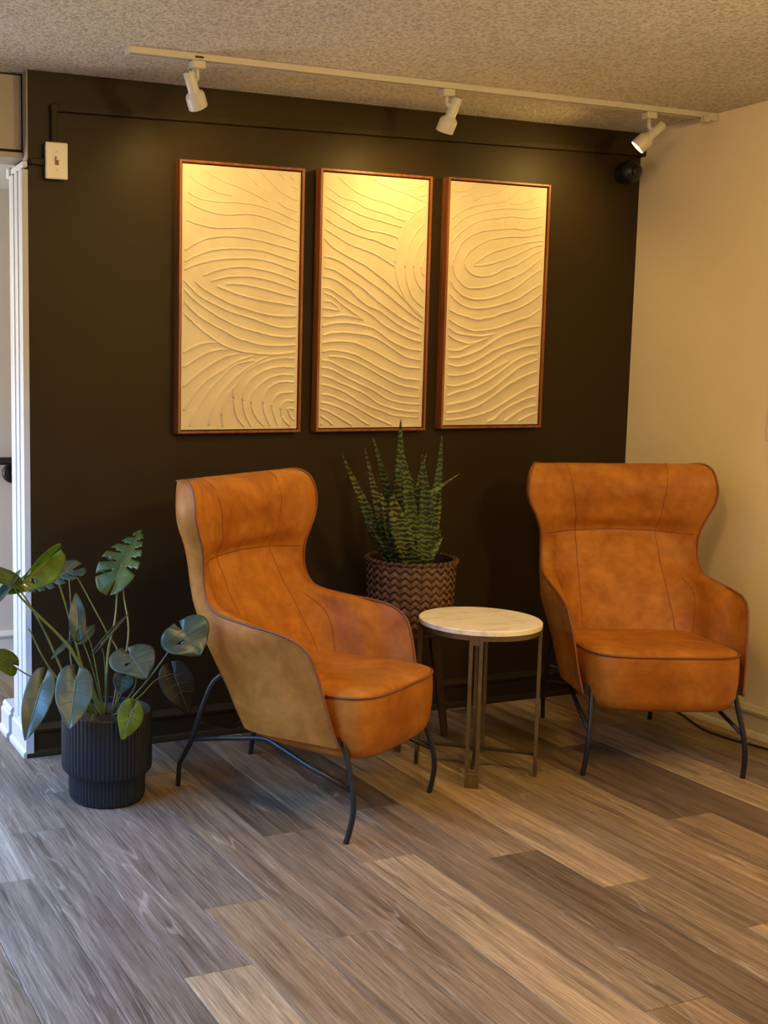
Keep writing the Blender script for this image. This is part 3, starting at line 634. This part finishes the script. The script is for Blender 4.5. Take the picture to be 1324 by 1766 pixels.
MB().cbox((-0.012, -0.016, -0.033), (-0.0055, 0.016, 0.033), 0.002).build('rocker', M_plate, sp)

dv = tag(empty('corner_camera', (-0.105, -0.0005, 2.262)), 'small round black camera in the top right corner of the dark wall', 'camera')
MB().lathe([(0.0, 0), (0.034, 0), (0.034, 0.012), (0.03, 0.02), (0.0, 0.02)], 24).move(Matrix.Rotation(R(90), 4, 'X')).build('base', M_blackplastic, dv, ang=40)
MB().lathe([(0.002, 0.018), (0.030, 0.020), (0.044, 0.034), (0.050, 0.052), (0.044, 0.074), (0.032, 0.090), (0.012, 0.101), (0.002, 0.102)], 28).move(Matrix.Rotation(R(90), 4, 'X')).build('housing', M_blackplastic, dv, True)
MB().lathe([(0.0, 0), (0.018, 0), (0.018, 0.008), (0.012, 0.01), (0, 0.01)], 20).move(Matrix.Translation((-0.012, -0.098, -0.006)) @ Matrix.Rotation(R(98), 4, 'X')).build('lens', M_black, dv, True)

# ------------------------------------------------------------------ track with three heads
TY = -0.385
tr = tag(empty('track_rail', (-1.24, TY, H)), 'long white track rail fixed to the ceiling above the pictures', 'track rail')
pr = [(-0.018, 0), (0.018, 0), (0.018, -0.020), (0.007, -0.020), (0.007, -0.010), (-0.007, -0.010), (-0.007, -0.020), (-0.018, -0.020)]
MB().extrude(pr, 'x', -1.235, 1.20).build('channel', M_track, tr)
MB().box((-1.16, -0.0068, -0.0105), (1.10, 0.0068, -0.0095)).build('conductor_slot', M_slot, tr)
MB().cbox((1.19, -0.022, -0.030), (1.236, 0.022, -0.0005), 0.002).build('feed_box', M_track, tr)
MB().cbox((1.155, -0.034, -0.040), (1.185, -0.012, -0.020), 0.002).build('feed_clip', M_track, tr)
MB().cbox((-1.242, -0.020, -0.024), (-1.232, 0.020, -0.0005), 0.002).build('end_cap', M_track, tr)
MB().box((-1.01, -0.0186, -0.015), (-0.98, -0.0178, -0.008)).build('rating_label', M_darkmetal, tr)

def head(x, aim, drop, label, watts, bend):
    root = tag(empty('track_spotlight', (x, TY, H-0.020)), label, 'spotlight', 'white spotlights on the ceiling track')
    MB().cbox((-0.024, -0.018, -0.026), (0.024, 0.018, -0.0005), 0.003).build('adapter', M_track, root)
    MB().tube([(0, 0, -0.024), (0, 0, -drop)], 0.007, 12).build('stem', M_track, root, True)
    piv = Vector((0, 0, -drop))
    d = (Vector(aim)-(Vector((x, TY, H-0.02))+piv)).normalized()
    q = d.to_track_quat('-Z', 'Y').to_matrix().to_4x4()
    T = Matrix.Translation(piv+Vector(bend)) @ q
    MB().tube([piv+Vector((0, 0, 0.004)), piv+Vector(bend)*0.6, piv+Vector(bend)], 0.0085, 10).build('knuckle', M_track, root, True)
    b = MB().lathe([(0.0, 0.042), (0.012, 0.042), (0.0185, 0.036), (0.0185, -0.024), (0.020, -0.030), (0.030, -0.038), (0.0325, -0.046), (0.0325, -0.084), (0.0305, -0.084), (0.0300, -0.058), (0.0, -0.056)], 32, cap=False)
    body = b.move(T).build('lamp_body', M_track, root, ang=50)
    MB().lathe([(0.0, 0.0), (0.0295, 0.0), (0.024, -0.008), (0.010, -0.012), (0.0, -0.0125)], 24, cap=False).move(T @ Matrix.Translation((0, 0, -0.0605))).build('bulb', M_bulb, body, True)
    for k in range(5):
        a = k*2*math.pi/5
        MB().box((0.008, -0.0018, 0.0415), (0.015, 0.0018, 0.0428)).move(T @ Matrix.Rotation(a, 4, 'Z')).build('vent', M_darkmetal, body)
    l = bpy.data.lights.new('spot_beam', 'SPOT'); l.energy = watts; l.color = (1, 0.63, 0.16); l.spot_size = R(176); l.spot_blend = 1.0; l.shadow_soft_size = 0.022
    lo = bpy.data.objects.new('spot_beam', l); COL.objects.link(lo); lo.parent = root
    lo.matrix_local = T @ Matrix.Translation((0, 0, -0.088))
head(-2.235, (-1.80, 0, 1.62), 0.058, 'white track spotlight at the left end of the ceiling track', SPOT[0], (-0.022, -0.004, -0.014))
head(-1.262, (-1.36, 0, 1.62), 0.052, 'white track spotlight in the middle of the ceiling track', SPOT[1], (0.026, -0.004, -0.014))
head(-0.330, (-0.80, 0, 1.80), 0.062, 'white track spotlight nearest the right wall, its glowing bulb showing', SPOT[2], (0.026, -0.006, -0.010))

# added warm fill, unseen on the viewer's side: a flush dome and a globe pendant
r = tag(empty('fill_dome_lamp', (-2.35, -2.05, H)), 'added fill light shaped as a flush white dome, out of view', 'lamp')
MB().lathe([(0.0, -0.0005), (0.19, -0.0005), (0.19, -0.02), (0.17, -0.024), (0, -0.024)], 32, cap=False).build('base_ring', M_track, r, ang=40)
MB().lathe([(0.168, -0.023), (0.165, -0.05), (0.140, -0.085), (0.085, -0.11), (0.02, -0.12), (0.001, -0.12)], 32, cap=False).build('dome', M_fill[0], r, True)
r = tag(empty('fill_globe_lamp', (-1.15, -3.0, H)), 'added fill light shaped as a white globe pendant, out of view nearer the right wall', 'lamp')
MB().lathe([(0.0, -0.0005), (0.06, -0.0005), (0.06, -0.018), (0.0, -0.022)], 24, cap=False).build('canopy', M_track, r, ang=40)
MB().tube([(0, 0, -0.02), (0, 0, -0.28)], 0.006, 8).build('rod', M_track, r, True)
MB().lathe([(0.001, -0.265)]+[(0.12*math.sin(a*math.pi/16), -0.385+0.12*math.cos(a*math.pi/16)) for a in range(1, 16)]+[(0.001, -0.505)], 32, cap=False).build('globe', M_fill[1], r, True)

# ------------------------------------------------------------------ three relief panels
def art(x0, x1, z0, z1, ridges, label):
    W = x1-x0; Ht = z1-z0; D = 0.046
    root = tag(empty('wall_art', ((x0+x1)/2, 0, z0)), label, 'wall art', 'textured panels above the chairs')
    t = 0.009; y0, y1 = -D, -0.001
    for nm, a, b in (('side_rail', (-W/2, y0, 0), (-W/2+t, y1, Ht)), ('side_rail', (W/2-t, y0, 0), (W/2, y1, Ht)),
                     ('top_rail', (-W/2+t, y0, Ht-t), (W/2-t, y1, Ht)), ('bottom_rail', (-W/2+t, y0, 0), (W/2-t, y1, t))):
        MB().cbox(a, b, 0.0012).build(nm, M_frame, root)
    g = t+0.005; cy = -D+0.008
    cw = W-2*g; ch = Ht-2*g
    MB().box((-W/2+t, -0.012, t), (W/2-t, -0.004, Ht-t)).build('backing_board', M_frame, root)
    cv = MB().box((-cw/2, cy, g), (cw/2, -0.012, g+ch)).build('canvas', M_canvas, root)
    rr = random.Random(int(x0*1000) & 255)
    for pts in ridges:
        P = spline([(-cw/2+cw*u/1000, g+ch*v/1000) for u, v in pts], 7)
        # the lines stand taller further down the panel
        m = MB(); n = len(P); vs = []
        for i, (px_, pz) in enumerate(P):
            a = P[max(i-1, 0)]; b = P[min(i+1, n-1)]
            dx, dz = b[0]-a[0], b[1]-a[1]; L = math.hypot(dx, dz) or 1
            nx, nz = -dz/L, dx/L
            if nz < 0: nx, nz = -nx, -nz
            e = min(1, min(i, n-1-i)/3.0); e = 0.25+0.75*math.sqrt(max(e, 0))
            f = (pz-g)/ch; hgt = (0.0072-0.0050*f)*e*rr.uniform(0.85, 1.12); wd = (0.0046-0.0014*f)*(0.6+0.4*e)
            jit = rr.uniform(-0.0006, 0.0006)
            # gentle slope above, steep lip below
            for off, hh in ((1.9*wd, -0.0004), (1.0*wd, 0.45*hgt), (0.35*wd, 0.95*hgt), (-0.25*wd, 1.0*hgt), (-0.62*wd, 0.45*hgt), (-0.80*wd, -0.0004)):
                o_ = off+jit; vs.append((px_+nx*o_, cy-hh, pz+nz*o_))
        fs = [(i*6+k, i*6+k+1, i*6+7+k, i*6+6+k) for i in range(n-1) for k in range(5)]
        fs += [(5, 4, 3, 2, 1, 0), tuple((n-1)*6+k for k in range(6))]
        m.add(vs, fs).build('ridge', M_canvas, root, True)
art(-2.158, -1.648, 1.180, 2.172, RIDGES[0], 'left textured relief panel in wooden frame, eye-shaped swirl')
art(-1.580, -1.080, 1.180, 2.180, RIDGES[1], 'middle textured relief panel in wooden frame, arcs at its right edge')
art(-1.005, -0.505, 1.185, 2.185, RIDGES[2], 'right textured relief panel in wooden frame, pointed loop near its top')

# ------------------------------------------------------------------ armchair
ROWS = [  # edge x,y,z | outer back centre y,z | inner back centre y,z | squareness outer, inner
 (.295,.285,1.056, .325,1.050, .325,1.050, 3.0,2.2), (.325,.228,1.060, .333,1.036, .290,1.057, 3.0,2.2), (.346,.192,1.038, .336,1.012, .246,1.038, 3.0,2.1),
 (.357,.173,.992, .336,.980, .216,.992, 3.0,2.1), (.359,.168,.945, .333,.940, .205,.945, 3.0,2.1), (.346,.166,.900, .328,.900, .208,.900, 3.1,2.2),
 (.321,.170,.850, .318,.850, .213,.850, 3.2,2.3), (.302,.180,.790, .306,.792, .243,.802, 3.4,2.5), (.299,.178,.722, .290,.732, .209,.750, 3.6,2.7),
 (.302,.155,.667, .273,.672, .180,.690, 3.9,3.0), (.307,.110,.641, .256,.622, .155,.645, 4.2,3.6), (.317,.000,.627, .240,.576, .130,.600, 4.6,4.6),
 (.324,-.090,.620, .223,.532, .108,.558, 5.0,5.2), (.325,-.165,.607, .206,.490, .090,.520, 5.0,5.4), (.317,-.220,.576, .190,.450, .070,.485, 5.0,5.4),
 (.308,-.248,.520, .171,.410, .055,.452, 5.0,5.4), (.298,-.268,.448, .151,.368, .042,.420, 5.0,5.4), (.288,-.291,.360, .130,.318, .030,.380, 5.0,5.4),
 (.276,-.315,.284, .104,.262, .020,.340, 5.0,5.4)]
SAM = spline(ROWS, 5)
def shell_pt(s, t, inner):
    """s = sampled row, t = 0 at the piped edge, 1 at the centre line"""
    ex, ey, ez, by, bz, iy, iz, no, ni = s[:9]
    n_ = ni if inner else no; a = t*math.pi/2
    c = max(0.0, math.cos(a))**(2/n_); sn = math.sin(a)**(2/n_)
    if not inner:
        h = sn**1.2
        return Vector((ex*c, ey+(by-ey)*sn, ez+(bz-ez)*h))
    k = min(1, t/0.16); k = k*k*(3-2*k)
    x_ = (ex-0.052*k)*c; h = t**1.1
    p = Vector((x_, ey+(iy-ey)*sn, ez+(iz-ez)*h))
    g = max(0, 1-abs(ez-1.01)/0.07)*min(1, t/0.3)          # gathers where the cover is pulled over the top
    p.y += 0.0022*g*math.sin(95*p.x+9*math.sin(31*p.x)+14*ez)
    if t < 0.16:
        r = s[9]; g = 0.012*s[10]*math.sin(math.pi*t/0.16)
        p += Vector((0, r[0]*g, r[1]*g))
    return p
for i, s in enumerate(SAM):
    a = SAM[max(i-1, 0)]; b = SAM[min(i+1, len(SAM)-1)]
    ty, tz = b[1]-a[1], b[2]-a[2]; L = math.hypot(ty, tz) or 1
    # the rim faces away from the back of the chair: up on the arm, forward on wing and arm front
    s.append((tz/L, -ty/L)); s.append(0.0 if i < 8 else min(1.0, 0.35+max(0, i-38)*0.08) if i > 38 else 0.35*min(1, (i-8)/10))
TS = [0, .015, .035, .06, .09, .12, .16, .21, .27, .33, .36, .39, .42, .45, .475, .50, .525, .55, .575, .60, .63, .66, .69, .72, .755, .79, .825, .86, .895, .93, .965, 1.0]
def half_grid(inner, sgn):
    V = []
    for s in SAM:
        for t in TS:
            p = shell_pt(s, t, inner); V.append(Vector((p.x*sgn, p.y, p.z)))
    return V
def shell_mesh(inner):
    m = MB(); nt = len(TS); ns = len(SAM); cols = 2*nt-1; V = []
    for s in SAM:
        row = [shell_pt(s, t, inner) for t in TS]
        V += [Vector((-p.x, p.y, p.z)) for p in row] + [p for p in reversed(row[:-1])]
    F = [(i*cols+k, i*cols+k+1, (i+1)*cols+k+1, (i+1)*cols+k) for i in range(ns-1) for k in range(cols-1)]
    return m.add(V, F)
def t_for_x(s, xx):
    lo, hi = 0.05, 1.0
    for _ in range(30):
        mid = (lo+hi)/2
        if shell_pt(s, mid, True).x > xx: lo = mid
        else: hi = mid
    return lo
def seat_outline(n=64):
    key = [(0,-.402),(.11,-.400),(.19,-.386),(.238,-.348),(.257,-.285),(.258,-.18),(.256,-.06),(.240,.02),(.19,.058),(.10,.068),(0,.070)]
    h = spline(key, 5)
    return [tuple(p) for p in h] + [(-p[0], p[1]) for p in reversed(h[1:-1])]
def make_chair(loc, rz, label):
    root = tag(empty('armchair', loc, rz), label, 'armchair', 'cognac wingback armchairs')
    outer = shell_mesh(False).build('outer_shell', M_leather, root, True)
    inner = shell_mesh(True).build('inner_upholstery', M_leather, root, True)
    edge = [Vector(s[:3]) for s in SAM]
    for sg in (-1, 1):
        MB().tube([Vector((p.x*sg, p.y, p.z))+Vector((sg*0.001, -0.001, 0)) for p in edge], 0.0042, 8).build('piping', M_piping, outer, True)
    top = [shell_pt(SAM[0], t, False) for t in TS]
    MB().tube([Vector((-p.x, p.y, p.z)) for p in top]+[p for p in reversed(top[:-1])], 0.0032, 8).build('piping', M_piping, outer, True)
    # outer panel seams where the sides turn into the back
    for sg in (-1, 1):
        MB().tube([Vector((p.x*sg, p.y, p.z)) for p in (shell_pt(s, 0.52, False) for s in SAM[2:])], 0.0016, 6).build('seam', M_seam, outer, True)
    # seams on the inside: across under the head cushion, and two down the back
    si = 35
    row = [shell_pt(SAM[si], t, True)+Vector((0, -0.0006, 0)) for t in TS[3:]]
    MB().tube([Vector((-p.x, p.y, p.z)) for p in row]+[p for p in reversed(row[:-1])], 0.0018, 6).build('seam', M_seam, inner, True)
    for sg in (-1, 1):
        pts = []
        for i, s in enumerate(SAM[3:84]):
            f = i/80; xx = 0.200-0.045*min(1, f/0.40) if f < 0.40 else 0.155+0.022*(f-0.40)/0.6
            p = shell_pt(s, t_for_x(s, xx), True); pts.append(Vector((p.x*sg, p.y-0.0004, p.z)))
        MB().tube(pts, 0.0013, 6).build('seam', M_seam, inner, True)
        pts = [shell_pt(s, 0.45, True) for s in SAM[52:]]
        MB().tube([Vector((p.x*sg*0.999, p.y-0.0004, p.z)) for p in pts], 0.0013, 6).build('seam', M_seam, inner, True)
    # seat cushion
    out = seat_outline(); n = len(out)
    lay = [(0.0, 0.236, 0), (0.80, 0.236, 0.012), (0.92, 0.242, 0.010), (0.965, 0.256, 0.006), (0.99, 0.285, 0.002), (1.008, 0.335, 0), (1.012, 0.385, 0), (1.004, 0.425, 0), (0.995, 0.439, 0),
           (0.975, 0.447, 0), (0.93, 0.452, 0), (0.80, 0.459, 0), (0.55, 0.464, 0), (0.28, 0.465, 0), (0.0, 0.465, 0)]
    vs = []; c0 = (0, -0.17)
    for sc, z, back in lay:
        for px_, py_ in out:
            X = c0[0]+(px_-c0[0])*sc; Y = c0[1]+(py_-c0[1])*sc
            f = max(0, min(1, (-Y-0.1)/0.3))
            vs.append((X, Y+back*f, z - (0.012*(1-f) if z > 0.43 else 0)))
    fs = [(i*n+k, i*n+(k+1) % n, (i+1)*n+(k+1) % n, (i+1)*n+k) for i in range(len(lay)-1) for k in range(n)]
    cu = MB().add(vs, fs).build('seat_cushion', M_leather, root, True)
    MB().tube([(c0[0]+(p[0]-c0[0])*1.002, c0[1]+(p[1]-c0[1])*1.002, 0.440-0.012*(1-max(0, min(1, (-p[1]-0.1)/0.3)))) for p in out], 0.0042, 8, closed=True).build('piping', M_piping, cu, True)
    # flat underside between the shell's lower edges
    row = [shell_pt(SAM[-1], t, False) for t in TS]; pts = [Vector((-p.x, p.y, p.z)) for p in row]+[p for p in reversed(row[:-1])]
    vs = [(p.x*0.985, p.y*0.985, p.z+0.004) for p in pts]+[(p.x*0.98, p.y*0.98, p.z+0.03) for p in pts]; n = len(pts)
    MB().add(vs, [tuple(range(n)), tuple(range(n, 2*n))[::-1]]+[(k, (k+1) % n, n+(k+1) % n, n+k) for k in range(n)]).build('underside', M_lining, root)
    # bent tube frame
    r = 0.0088
    for sg in (-1, 1):
        f = spline([(.246*sg,-.312,.300),(.254*sg,-.335,.240),(.264*sg,-.358,.165),(.270*sg,-.366,.110),(.274*sg,-.360,.055),(.277*sg,-.347,.0)], 5)
        lg = MB().tube(f, r, 12).build('leg', M_black, root, True)
        b = spline([(.232*sg,.150,.425),(.235*sg,.190,.385),(.236*sg,.236,.280),(.233*sg,.274,.180),(.228*sg,.312,.115),(.222*sg,.334,.080),(.217*sg,.343,.0)], 5)
        MB().tube(b, r, 12).build('leg', M_black, root, True)
        br = [(.233*sg,.272,.182),(.236*sg,.13,.216),(.237*sg,.0,.244),(.238*sg,-.03,.247),(.240*sg,-.06,.240),(.250*sg,-.19,.200),(.263*sg,-.354,.160)]
        MB().tube(br, r*0.9, 12).build('side_brace', M_black, root, True)
    MB().tube([(-.235,.250,.245),(-.11,.262,.200),(-.02,.268,.170),(.02,.268,.170),(.11,.262,.200),(.235,.250,.245)], r*0.9, 12).build('cross_brace', M_black, root, True)
    return root
make_chair((-1.964, -.6645, 0), R(29.7), 'cognac leather wingback armchair between the potted monstera and round side table')
make_chair((-.554, -.668, 0), R(-23.4), 'cognac leather wingback armchair in the corner beside the cream wall')

# ------------------------------------------------------------------ round side table
tc = Vector((-1.263, -0.687)); TA = math.atan2(-0.157, -0.13)
st = tag(empty('side_table', (tc.x, tc.y, 0)), 'round cream stone side table with bronze legs between the armchairs', 'table')
MB().lathe([(0, .528), (.207, .528), (.211, .531), (.211, .545), (.208, .548), (0, .548)], 64, cap=False).build('stone_top', M_stone, st, ang=40)
MB().lathe([(.196, .512), (.207, .512), (.207, .528), (.196, .528), (.196, .512)], 64, cap=False).build('apron_ring', M_bronze, st, ang=40)
for k in range(4):
    a = TA+k*math.pi/2; T = Matrix.Rotation(a, 4, 'Z')
    for s_ in (-1, 1):
        MB().cbox((0.198, s_*0.0165-0.0065, 0.004), (0.2105, s_*0.0165+0.0065, 0.528), 0.001).move(T).build('leg', M_bronze, st)
    MB().cbox((0.1975, -0.023, 0.0), (0.211, 0.023, 0.052), 0.001).move(T).build('foot_plate', M_bronze, st)
    MB().cbox((0.200, -0.012, 0.495), (0.208, 0.012, 0.513), 0.001).move(T).build('spacer', M_bronze, st)
for k in range(2):
    MB().cbox((-0.198, -0.006, 0.062+k*0.011), (0.198, 0.006, 0.072+k*0.011), 0.001).move(Matrix.Rotation(TA+k*math.pi/2, 4, 'Z')).build('cross_bar', M_darkmetal, st)

# ------------------------------------------------------------------ plant stand and snake plant
sx, sy = -1.29, -0.288
ps = tag(empty('plant_stand', (sx, sy, 0)), 'dark wooden three-legged plant stand under the woven basket', 'plant stand')
MB().lathe([(0, .425), (.150, .425), (.154, .429), (.154, .441), (.150, .445), (0, .445)], 40, cap=False).build('top', M_stand, ps, ang=40)
for fx, fy in ((-1.138, -.327), (-1.418, -.425), (-1.33, -.13)):
    d = Vector((fx-sx, fy-sy, 0)); a = d.normalized()
    f = MB(); p0 = a*0.095; u = a.cross(Vector((0, 0, 1)))
    vs = []
    for c, z, ww in ((p0, .426, .017), (d, 0, .011)):
        for s1, s2 in ((-1, -1), (1, -1), (1, 1), (-1, 1)): vs.append(c+a*s1*ww+u*s2*ww+Vector((0, 0, z)))
    f.add(vs, [(0,1,2,3),(7,6,5,4),(0,4,5,1),(1,5,6,2),(2,6,7,3),(3,7,4,0)]).build('leg', M_stand, ps)
sn = tag(empty('snake_plant', (sx, sy, .445)), 'banded snake plant in a brown woven basket', 'potted plant')
RB, HB = 0.168, 0.262
MB().lathe([(0, 0.001), (RB-0.012, 0.001), (RB-0.003, HB-0.012), (RB-0.003, HB), (RB-0.012, HB), (RB-0.020, 0.02), (0, 0.02)], 48, cap=False).build('basket', M_weave[1], sn, ang=40)
wv = MB(); NC = 27; NR = 9; rh = (HB-0.016)/NR
for r_ in range(NR):
    for k in range(NC):
        for half in (0, 1):
            a0 = 2*math.pi*(k+0.5*half)/NC; sgn = 1 if half == 0 else -1
            rad = RB-0.012+0.009*(r_/NR); zc = 0.010+rh*(r_+0.5+0.5*half*0)
            # a slanting flat strand, bulging in its middle
            L_, Wd = 0.0285, 0.0120
            ang = R(38)*sgn
            vs = []
            for i, (u, bul) in enumerate(((-0.5, -0.001), (-0.2, 0.0032), (0.2, 0.0032), (0.5, -0.001))):
                for v_ in (-0.5, 0.5):
                    du = u*L_*math.cos(ang)-v_*Wd*math.sin(ang); dz = u*L_*math.sin(ang)+v_*Wd*math.cos(ang)
                    aa = a0+du/rad; rr_ = rad+bul+0.0025
                    vs.append((rr_*math.cos(aa), rr_*math.sin(aa), zc+dz*1.15))
            wv.add(vs, [(0,2,3,1),(2,4,5,3),(4,6,7,5)])
wo = wv.build('weave', M_weave[0], sn, kind='stuff'); wo['label'] = 'brown herringbone woven strands'
MB().tube([((RB+0.001)*math.cos(a*math.pi/24), (RB+0.001)*math.sin(a*math.pi/24), HB-0.004+0.002*math.sin(a*2.2)) for a in range(48)], 0.0065, 8, closed=True).build('rim', M_weave[1], sn, True)
for k in range(40):
    a = 2*math.pi*k/40
    MB().tube([((RB+0.0062)*math.cos(a), (RB+0.0062)*math.sin(a), HB-0.012), ((RB+0.0075)*math.cos(a+.06), (RB+0.0075)*math.sin(a+.06), HB-0.004), ((RB+0.001)*math.cos(a+.11), (RB+0.001)*math.sin(a+.11), HB+0.0035)], 0.0028, 5).build('rim_lashing', M_weave[0], sn, True)
MB().lathe([(0, HB-0.05), (RB-0.014, HB-0.052)], 40, cap=False).build('soil', M_soil, sn, True)
off = Vector((sx, sy, .445))
for pts, wd in SWORDS:
    P = [Vector(p)-off for p in pts]
    P = [P[0]*0.9+Vector((0, 0, 0)) if False else Vector((P[0].x*0.75, P[0].y*0.75, HB-0.055))]+P if P[0].z < 0.35 else P
    for p in P:                       # keep the bases inside the rim
        lim = 0.122 if p.z < HB+0.01 else 0.122+0.9*(p.z-HB-0.01)
        q = math.hypot(p.x, p.y)
        if q > lim: p.x *= lim/q; p.y *= lim/q
    Q = [Vector(p) for p in spline([tuple(p) for p in P], 6)]; n = len(Q); vs = []
    tw = random.uniform(-0.5, 0.5)
    for i, p in enumerate(Q):
        f = i/(n-1); ww = wd*0.5*(0.42+0.62*math.sin(math.pi*min(1, f*1.2+0.02)) if f < 0.55 else 0.88)*(1 if f < 0.55 else max(0.015, ((1-f)/0.45)**0.8))
        ya = -0.37+tw*(f-0.3)*1.6
        u = Vector((math.cos(ya), math.sin(ya), 0)); nrm = Vector((-math.sin(ya), math.cos(ya), 0))
        if i: 
            t = (Q[i]-Q[i-1]).normalized(); u = (u-t*u.dot(t)).normalized(); nrm = t.cross(u)
        for k, d in ((-1, -0.25), (-0.5, -0.02), (0, 0.10), (0.5, -0.02), (1, -0.25)):
            vs.append(p+u*ww*k+nrm*ww*d*1.3)
        for k, d in ((0.5, -0.02), (0, 0.10), (-0.5, -0.02)):
            vs.append(p+u*ww*k+nrm*(ww*d*1.3+0.0022))
    fs = [(i*8+k, i*8+(k+1) % 8, (i+1)*8+(k+1) % 8, (i+1)*8+k) for i in range(n-1) for k in range(8)]
    fs += [tuple(range(8))[::-1], tuple((n-1)*8+k for k in range(8))]
    MB().add(vs, fs).build('leaf', M_sword, sn, True)

# ------------------------------------------------------------------ monstera in a ribbed pot
px0, py0 = -2.582, -0.484
mo = tag(empty('monstera_plant', (px0, py0, 0)), 'leafy green monstera in a ribbed navy-black pot beside the white casing', 'potted plant')
prof = [(0.0, 0.001), (0.112, 0.001), (0.120, 0.004), (0.126, 0.014), (0.1275, 0.026), (0.1275, 0.088), (0.1285, 0.092), (0.140, 0.097), (0.1475, 0.106), (0.150, 0.118), (0.150, 0.292), (0.149, 0.297), (0.145, 0.300),
        (0.141, 0.297), (0.139, 0.270), (0.139, 0.255)]
NR_ = 64; n = NR_*4; vs = []
for i, (r_, z) in enumerate(prof):
    rib = 1.0 if 3 <= i <= 11 else 0.0
    if r_ > 0.13 and i in (6, 7): rib = 0.6
    for k in range(n):
        a = 2*math.pi*k/n; q = (k % 4); d = (0, 0.0, -0.0024, 0.0)[q] if rib else 0
        d = [0.0, -0.0008, -0.0030, -0.0008][q]*rib
        vs.append(((r_+d)*math.cos(a), (r_+d)*math.sin(a), z))
fs = [(i*n+k, i*n+(k+1) % n, (i+1)*n+(k+1) % n, (i+1)*n+k) for i in range(len(prof)-1) for k in range(n)]
pot = MB().add(vs, fs).build('pot', M_pot, mo, ang=25)
MB().lathe([(0, 0.284), (0.140, 0.280)], 40, cap=False).build('soil', M_soil, mo, True)
off = Vector((px0, py0, 0))
for pts, rmm in STALKS:
    P = [Vector(p)-off for p in pts]
    e = P[-1]; P[-1] = Vector((e.x*0.6, e.y*0.6, 0.278)); 
    Q = spline([tuple(p) for p in P], 6); n = len(Q)
    MB().tube(Q, [rmm*0.001*(0.62+0.75*(i/n)**1.5) for i in range(n)], 8).build('stalk', M_stalk, mo, True)
def blade(b, t, width, nrm, fold, cut, tone):
    b = Vector(b)-off; t = Vector(t)-off; ax = t-b; L = ax.length; ax.normalize()
    nn = Vector(nrm); nn = (nn-ax*nn.dot(ax)).normalized(); sd = ax.cross(nn)
    NU, NV = 30, 9
    def pt(u, v):
        """u 0..1 along the midrib, v -1..1 across"""
        w_ = width*0.5*(math.sin(math.pi*min(1, u**0.62*0.98+0.02))**0.75 if u < 1 else 0)
        w_ = max(w_, 0.0008)
        av = abs(v); lobe = -0.30*L*(av**1.3)*max(0, 1-u*1.7)**1.5
        droop = -0.16*L*u*u
        fo = fold*1.1
        wave = 0.035*width*math.sin(u*9+v*2)*av
        return b+ax*(u*L+lobe-0.10*w_*av)+sd*(v*w_*math.cos(fo))+nn*(av*w_*math.sin(fo)*1.0+droop*0.55+wave-0.10*w_*av*av)
    vs = []; cols = 2*NV+1
    for i in range(NU+1):
        for k in range(-NV, NV+1): vs.append(pt(i/NU, k/NV))
    fs = []
    for i in range(NU):
        for k in range(2*NV):
            v = abs((k+0.5)/NV-1); u = (i+0.5)/NU; side = 0 if k < NV else 1
            ph = (i+side*2)
            if cut == 'fingers' and u > 0.18 and v > 0.34-0.1*u and ph % 5 == 0: continue
            if cut == 'fingers' and u > 0.3 and v > 0.62 and ph % 5 == 1: continue
            if cut == 'split' and ((side == 1 and i in (9, 10, 11)) or (tone == 'bright' and i in (15, 16, 20))) and 0.22+(0.1 if i in (9, 11) else 0) < v < 0.60-(0.1 if i in (9, 11) else 0): continue
            fs.append((i*cols+k, i*cols+k+1, (i+1)*cols+k+1, (i+1)*cols+k))
    o = MB().add(vs, fs).build('leaf', M_leaf[tone], mo, True)
    sm = o.modifiers.new('thickness', 'SOLIDIFY'); sm.thickness = 0.0009
    rib = [pt(i/14, 0)+nn*0.0009 for i in range(14)]
    MB().tube(rib, [0.0022*(1-i/15)+0.0004 for i in range(14)], 6).build('midrib', M_rib, o, True)
    if width > 0.07:
        for sg in (-1, 1):
            for u0 in (0.06, 0.25, 0.45):
                MB().tube([pt(u0+0.16*q, sg*0.86*q)+nn*0.0007 for q in (0, .25, .5, .75, 1)], [0.0011, .001, .0008, .0006, .0004], 5).build('vein', M_rib, o, True)
for bl in BLADES: blade(*bl)

# ------------------------------------------------------------------ cord on the floor by the right wall
cp = spline([(-0.031, -0.30, 0.10), (-0.036, -0.34, 0.03), (-0.05, -0.43, 0.006), (-0.075, -0.50, 0.0045), (-0.125, -0.62, 0.0045), (-0.135, -0.70, 0.0045), (-0.125, -0.79, 0.0045), (-0.10, -0.88, 0.0045), (-0.085, -0.98, 0.0045), (-0.10, -1.12, 0.0045), (-0.06, -1.30, 0.0045)], 6)
tag(MB().tube(cp, 0.0042, 8).build('power_cord', M_cord, None, True), 'thin dark power cord lying on the floor by the cream baseboard', 'cord')
